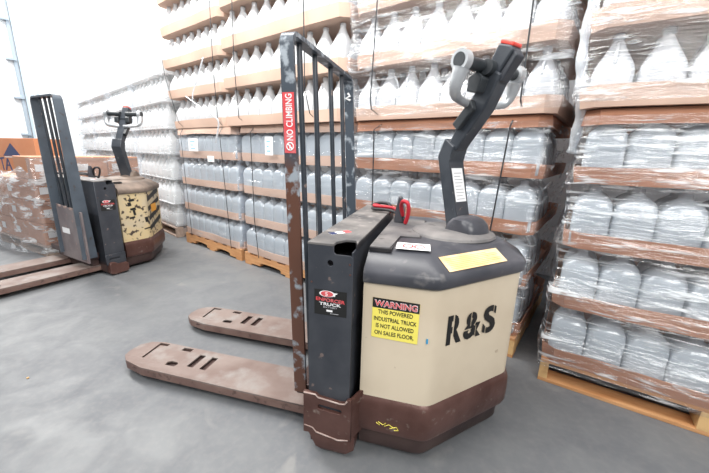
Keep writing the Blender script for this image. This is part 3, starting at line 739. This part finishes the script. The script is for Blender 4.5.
    # power unit
    def foot(o, cz=None):
        pts = [(.185, .04), (.43, .04), (.738, .345), (.738, .52), (.43, .885), (.185, .885)]
        c = Vector((.40, .4625)); out = []
        n = len(pts)
        P = [Vector(p) for p in pts]
        for i in range(n):
            a, b, d = P[i-1], P[i], P[(i+1) % n]
            e1 = (b - a).normalized(); e2 = (d - b).normalized()
            n1 = Vector((e1.y, -e1.x)); n2 = Vector((e2.y, -e2.x))
            k = (n1 + n2) / (1 + n1.dot(n2)); q = b + k * o
            if i in (0, 5): q.x = .185
            out.append(q)
        # round the outer corners
        res = []
        for i in range(n):
            a, b, d = out[i-1], out[i], out[(i+1) % n]
            if i in (0, 5): res.append(b); continue
            r = min(.03, (a-b).length*.3, (d-b).length*.3)
            s, e = b + (a-b).normalized()*r, b + (d-b).normalized()*r
            for k in range(5):
                t = k/4; res.append(s*(1-t)**2 + b*2*t*(1-t) + e*t*t)
        return res
    def solid(name, levels, mk, parent, ang=35):
        bm = B(); loft(bm, [[(p.x, p.y, z) for p in foot(o)] for o, z in levels]); return link(name, bm, mk, parent, smooth=ang)
    cr = 'cream' if near else 'cream_worn'
    body = solid('motor_cover', [(0, .262), (0, .716)], cr, T)
    sk = solid('bumper_skirt', [(-.004, .112), (.008, .118), (.014, .135), (.016, .19), (.013, .235), (.006, .254), (-.006, .266)], 'rust', T)
    solid('lower_skirt', [(-.055, .012), (-.022, .028), (-.014, .045), (-.012, .113)], 'rust_dark', sk)
    cvn = 'cover' if near else 'cover_brown'
    tc = solid('top_cover', [(.008, .708), (.013, .714), (.014, .742), (.006, .757), (-.066, .800), (-.082, .806), (-.14, .812)], cvn, T, 50)
    # access panel with a groove around it
    ap = [(.187, .105), (.258, .105), (.268, .285), (.345, .30), (.345, .66), (.187, .66)]
    link('panel_groove', extr(B(), [(.187, .098), (.264, .098), (.275, .277), (.352, .292), (.352, .667), (.187, .667)], fz, .800, .8125), 'black', tc)
    link('access_panel', extr(B(), ap, fz, .80, .8165, .002), 'cover_dusty' if near else 'cover_brown', tc)
    # turret
    tp = B(); N = 36
    loft(tp, [[(.472 + r*math.cos(2*PI*k/N), .45 + r*math.sin(2*PI*k/N), z) for k in range(N)] for r, z in ((.168, .806), (.172, .811), (.168, .820), (.150, .828), (.12, .834))])
    tu = link('turret_plate', tp, 'cover_dusty' if near else 'cover_brown', T, smooth=40)
    A = frame2((.5, .45, 0), steer)
    hb = B()
    loft(hb, [[A(r*math.cos(2*PI*k/24)*.95+.035, max(-.068, min(.068, r*math.sin(2*PI*k/24)*1.2)), z) for k in range(24)] for r, z in ((.085, .82), (.083, .840), (.074, .862), (.058, .880), (.038, .890), (.02, .893))])
    link('steering_hub', hb, 'cover' if near else 'cover_brown', tu, smooth=50)
    # control arm: side profile in (r, z), extruded across w
    prof = [(-.022, .84), (.034, .84), (.030, .90), (-.060, 1.105), (-.030, 1.175), (.095, 1.335), (.105, 1.33), (.175, 1.475), (.130, 1.505), (.055, 1.375), (.020, 1.310), (-.088, 1.185), (-.112, 1.13), (-.112, 1.11)]
    lw = .046
    arm = B()
    low = [(-.036, .835), (.022, .835), (-.058, 1.105), (-.036, 1.165), (-.085, 1.20), (-.116, 1.125)]
    extr(arm, low, lambda p, t: A(p[0], t, p[1]), -lw, lw, .005)
    ar = link('control_arm', arm, 'arm', T)
    upa = B(); extr(upa, [(-.094, 1.14), (-.036, 1.15), (.075, 1.30), (.125, 1.41), (.075, 1.44), (.01, 1.33)], lambda p, t: A(p[0], t, p[1]), -.034, .034, .006)
    link('upper_arm', upa, 'arm', ar)
    bk = B(); extr(bk, [(-.02, 1.225), (.045, 1.30), (.03, 1.335), (-.045, 1.25)], lambda p, t: A(p[0], t, p[1]), -.060, -.034, .004); link('bracket', bk, 'grip', ar)
    # front face panel with paper label (faces the operator)
    d = (Vector((-.058, 1.105)) - Vector((.022, .835))).normalized()
    o = A(.022 + d.x*.055 + .001, .030, .835 + d.y*.055); eu = A(d.x, 0, d.y) - A(0, 0, 0); ew = A(0, -1, 0) - A(0, 0, 0)
    fp = link('face_panel', quad(B(), A(.0225+d.x*.03, -.040, .835+d.y*.03), -ew, eu, .080, .235, .002), 'charcoal', ar)
    pl_ = link('paper_label', quad(B(), A(.0235+d.x*.115 + .002, -.034, .835+d.y*.115), -ew, eu, .066, .140, .0012), 'white_label', ar)
    for k in range(9):
        link('print', quad(B(), A(.0235+d.x*(.125+.0135*k) + .0034, -.026, .835+d.y*(.125+.0135*k)), -ew, eu, .048 - .01*(k % 3 == 1), .003, .0004), 'grey_ink', pl_)
    # head
    hd = B(); extr(hd, [(.065, 1.395), (.110, 1.372), (.186, 1.480), (.176, 1.496), (.128, 1.512)], lambda p, t: A(p[0] - .028, t, p[1]), -.030, .030, .007)
    H = link('control_head', hd, 'arm', ar)
    lv = B(); extr(lv, [(.128, 1.395), (.150, 1.385), (.200, 1.462), (.186, 1.480)], lambda p, t: A(p[0] - .028, t, p[1]), -.024, .024, .005); link('horn_panel', lv, 'charcoal', H)
    rb = B(); extr(rb, [(.128, 1.512), (.180, 1.492), (.184, 1.504), (.134, 1.524)], lambda p, t: A(p[0] - .028, t, p[1]), -.026, .026, .004); link('red_button', rb, 'redplastic', H)
    for sg in (-1, 1):
        gb = B(); tube(gb, [A(.058, sg*.028, 1.442), A(.060, sg*.150, 1.442)], .0215, 20); link('grip', gb, 'grip', H, smooth=40)
        # cast loop guard from grip end back to the arm
        lp = [A(.058, sg*.163, 1.416), A(.054, sg*.166, 1.398), A(.044, sg*.166, 1.365), A(.034, sg*.150, 1.338), A(.022, sg*.11, 1.328), A(.012, sg*.06, 1.322), A(.012, sg*.02, 1.320)]
        lb = B(); P_ = smoothpts(lp, 5)
        tube(lb, P_, .0165, 12, taper=[1.85 - .9*min(1, i/(len(P_)*.6)) for i in range(len(P_))]); lo = link('guard_loop', lb, 'aluminium', H, smooth=50)
        rg = B(); tube(rg, [A(.060, sg*.150, 1.442), A(.060, sg*.180, 1.442)], .035, 22); link('loop_end', rg, 'aluminium', lo, smooth=40)
        rg = B(); tube(rg, [A(.060, sg*.1795, 1.442), A(.060, sg*.1815, 1.442)], .024, 20); link('grip_cap', rg, 'grip', lo, smooth=40)
        th_ = B(); tube(th_, [A(-.028 + .108, sg*.032, 1.435), A(-.028 + .108, sg*.058, 1.435)], .026, 16); link('thumb_wheel', th_, 'grip', H, smooth=40)
        bb = B(); extr(bb, [(.045, 1.36), (.095, 1.35), (.110, 1.40), (.080, 1.425), (.05, 1.41)], lambda p, t: A(p[0] - .028, t, p[1]), sg*.032, sg*.075, .006); link('switch_housing', bb, 'grip', H)
    # cables and connector on top behind the battery
    cb = [(.16, .70, .822), (.10, .70, .850), (.072, .69, .856), (.085, .655, .856), (.14, .64, .858), (.19, .62, .855), (.24, .56, .842), (.262, .52, .835)]
    bm = B(); tube(bm, smoothpts(cb, 6), .0075, 8); link('cable', bm, 'black', T, smooth=True)
    bm = B(); tube(bm, smoothpts([(p[0]+.004, p[1]+.02, p[2]+.012) for p in cb[:6]] + [(.225, .575, .856)], 6), .008, 8); link('red_cable', bm, 'redcable' if near else 'black', T, smooth=True)
    bm = B(); tube(bm, smoothpts([(.262, .515, .822), (.275, .50, .87), (.272, .49, .915), (.250, .50, .925), (.238, .53, .90), (.245, .55, .85)], 6), .009, 8); link('red_handle' if near else 'cable_loop', bm, 'redcable' if near else 'black', T, smooth=True)
    bm = B(); extr(bm, [(.205, .815), (.250, .815), (.252, .88), (.236, .935), (.222, .94), (.210, .88)], fy, .545, .585, .005); link('connector', bm, 'cover', T)
    bm = B(); tube(bm, smoothpts([(.03, .86, .843), (.07, .875, .856), (.12, .865, .856), (.145, .84, .845)], 5), .009, 8); link('cable', bm, 'black', T, smooth=True)
    # wheels
    bm = B(); cyl(bm, (.47, .41, .115), (.47, .51, .115), .115, 24); link('drive_wheel', bm, 'rubber', T, smooth=40)
    for v in (.16, .76):
        bm = B(); cyl(bm, (.35, v-.03, .05), (.35, v+.03, .05), .05, 20); link('caster_wheel', bm, 'rubber', T, smooth=40)
    # sloping sticker plane of the cover chamfer: between offset .006 z .757 and offset -.066 z .800
    ca = math.atan2(.305, .315); ce = Vector((math.cos(ca), math.sin(ca), 0)); cn = Vector((math.sin(ca), -math.cos(ca), 0))
    C0 = Vector((.43, .04, 0))
    def slope(t, k): # t along chamfer, k 0..1 up the slope
        return C0 + ce*t + cn*(.006 - .072*k) + Vector((0, 0, .757 + .043*k))
    up_ = (slope(0, 1) - slope(0, 0)).normalized(); nrm = ce.cross(up_).normalized()
    if near:
        ys = link('safety_sticker', quad(B(), slope(.045, .10) + nrm*.002, ce, up_, .285, .066, .0008), 'amber_decal', tc)
        for k in range(7):
            q = slope(.062, .10) + nrm*.0032 + up_*(.008 + .0075*k)
            link('print', quad(B(), q, ce, up_, .25 - (.05 if k % 3 == 0 else 0), .0016, .0003), mat('ochre_print', (.62, .36, .12)) if k == 0 else 'ochre', ys)
            if k == 0: M['ochre'] = bpy.data.materials['ochre_print']
        ws = link('notice_sticker', quad(B(), (.277, .112, .8135), (1, .06, 0), (-.06, 1, 0), .118, .085, .0008), 'white_label', tc)
        for cx in (.315, .355):
            bm = B(); tube(bm, [(cx + .017*math.cos(2*PI*k/16), .155 + .024*math.sin(2*PI*k/16), .8148) for k in range(17)], .0022, 5); link('red_oval', bm, 'red_decal', ws)
        for k in range(3): link('print', quad(B(), (.288, .130 + .02*k, .8144), (1, .06, 0), (-.06, 1, 0), .08, .004, .0004), 'red_decal' if k == 1 else 'grey_ink', ws)
        # warning sign on the cream side
        v = .0385
        wn = decal('warning_sign', (.219, v, .507), (1, 0, -.02), (0, 0, 1), .160, .148, 'yellow_decal', body)
        decal('sign_header', (.2195, v-.0008, .620), (1, 0, -.02), (0, 0, 1), .159, .036, 'black_ink', wn, .0006)
        text('sign_lettering', 'WARNING', (.226, v-.0016, .6255), (1, 0, -.02), (0, 0, 1), .146, .0235, 'white_label', wn, off=.045, thick=.0004)
        text('sign_lettering', 'WARNING', (.2275, v-.0024, .6270), (1, 0, -.02), (0, 0, 1), .143, .0205, 'red_decal', wn, off=.018, thick=.0004)
        for k, (t_, x0, w_) in enumerate((('THIS POWERED', .240, .118), ('INDUSTRIAL TRUCK', .226, .146), ('IS NOT ALLOWED', .234, .130), ('ON SALES FLOOR.', .230, .136))):
            text('sign_lettering', t_, (x0, v-.0012, .5985 - .0262*k), (1, 0, -.02), (0, 0, 1), w_, .0155, 'black_ink', wn, off=.012, thick=.0004)
        # stencilled letters on the slanted corner
        K = ((-.030,))
        def st(t_, t0, w_, h_, z0, cuts, off=.035):
            o_ = C0 + ce*t0 + cn*.0012 + Vector((0, 0, z0))
            text('stencil_letter', t_, o_, ce, (0, 0, 1), w_, h_, 'black_ink', body, off=off, thick=.0004, cuts=cuts)
        st('R', .060, .072, .112, .490, [('x', .0245, .0325, -1, 1)])
        st('&', .142, .088, .105, .488, [('x', .030, .036, .05, 1), ('y', .036, .042, -1, .04), ('x', .058, .064, -1, .05)])
        st('S', .240, .068, .112, .487, [('x', .048, .055, .075, 1), ('x', .014, .021, -1, .040)])
        bm = B(); addbox(bm, .408, .414, .0375, .0395, .512, .530); link('blue_mark', bm, 'blue_ink', body)
        bm = B(); tube(bm, [(.255, .0235, .166), (.268, .0235, .158), (.262, .0235, .172), (.280, .0235, .162), (.290, .0235, .172), (.285, .0235, .156), (.302, .0235, .168), (.318, .0235, .160), (.306, .0235, .152), (.330, .0235, .164), (.338, .0235, .152), (.322, .0235, .148)], .0014, 5)
        link('paint_scrawl', bm, 'yellow_decal', sk)
    else:
        # hazard stripes and orange sticker on the worn corner
        for k in range(4):
            z0 = .33 + .095*k
            a, b_ = C0 + cn*.0015, C0 + ce*.40 + cn*.0015
            bm = B(); loft(bm, [[a + ce*.02 + Vector((0,0,z0)), a + ce*.36 + Vector((0,0,z0+.06)), a + ce*.36 + Vector((0,0,z0+.105)), a + ce*.02 + Vector((0,0,z0+.045))],
                                [a + cn*.001 + ce*.02 + Vector((0,0,z0)), a + cn*.001 + ce*.36 + Vector((0,0,z0+.06)), a + cn*.001 + ce*.36 + Vector((0,0,z0+.105)), a + cn*.001 + ce*.02 + Vector((0,0,z0+.045))]])
            link('hazard_stripe', bm, 'black_ink', body)
        link('orange_sticker', quad(B(), C0 + ce*.10 + cn*.003 + Vector((0, 0, .50)), ce, (0, 0, 1), .15, .075, .001), 'orange_decal', body)
        for k, (x, z, w_, h_) in enumerate(((.27, .63, .05, .022), (.26, .59, .03, .035), (.275, .55, .05, .02), (.30, .50, .022, .05), (.26, .47, .05, .018), (.38, .35, .06, .012), (.40, .42, .03, .05))):
            decal('black_scrape', (x, .0388, z), (1, 0, .15), (-.15, 0, 1), w_, h_, 'black_ink', body, .0006)
    return T
truck((-.153, 1.069, 0), -14.671, 'large pallet truck in the foreground with cream cover lettered R&S', -40, True)
truck((-2.19, 2.79, 0), 61, 'farther pallet truck at left with chipped yellow cover and hazard stripes', 29, False)

pallet_end = None
flush()

# small litter on the floor
for (x, y, r_, nm, lab, mk) in ((-1.60, 1.42, .006, 'pebble', 'tiny pale crumb on the floor at lower left', 'wood_pale'),):
    bm = B(); bmesh.ops.create_icosphere(bm, subdivisions=2, radius=r_)
    for v in bm.verts: v.co *= 1 + .3*noise.noise(v.co*300); v.co.z = v.co.z*.6 + r_*.5
    o = link(nm, bm, mk, smooth=True); o.location = (x, y, 0); tag(o, lab, 'debris')

# ------------------------------------------------------------------ light
w = bpy.data.worlds.new('world'); scn.world = w; w.use_nodes = True
bg = w.node_tree.nodes['Background']; bg.inputs[0].default_value = (.86, .93, 1, 1); bg.inputs[1].default_value = .38
def area(name, loc, size, energy, col=(1, .98, .95), target=None):
    l = bpy.data.lights.new(name, 'AREA'); l.shape = 'RECTANGLE'; l.size, l.size_y = size; l.energy = energy; l.color = col
    o = bpy.data.objects.new(name, l); COL.objects.link(o); o.location = loc
    if target: o.rotation_euler = (Vector(target) - Vector(loc)).to_track_quat('-Z', 'Y').to_euler()
    return o
area('ceiling_or_fill_light', (-.75, 1.75, 3.5), (2.4, .5), 85)
area('ceiling_or_fill_light', (.9, .3, 3.6), (1.8, .5), 30)
area('ceiling_or_fill_light', (-2.9, 3.2, 3.9), (2.4, .5), 85)
area('ceiling_or_fill_light', (-5.2, 4.6, 4.3), (2.4, .5), 165)
LF = [area('ceiling_or_fill_light', (-2.6, .2, 3.3), (2.0, 1.0), 75, target=tuple(W(1.2, 0, .7))),  # added fill lamp, no fixture there, brightens the lower left stacks
      area('ceiling_or_fill_light', (.9, -1.6, 2.9), (2.4, 1.2), 95, target=(0, 2.5, 1.1)),  # added front light, stands in for unseen room lamps behind the camera
      area('ceiling_or_fill_light', tuple(W(-4.2, -.6, 5.6)), (3.5, .8), 210, target=tuple(W(-4.6, 1.7, 3.0)))]  # added lamp that only brightens the white wall at the far left
for o in bpy.data.objects:
    if o.type == 'LIGHT' and o not in LF: o.rotation_euler = (0, 0, wa)
scn.view_settings.view_transform = 'Standard'; scn.view_settings.look = 'None'; scn.view_settings.gamma = 1
scn.view_settings.use_curve_mapping = False; scn.view_settings.exposure = .22
scn.cycles.transparent_max_bounces = 24
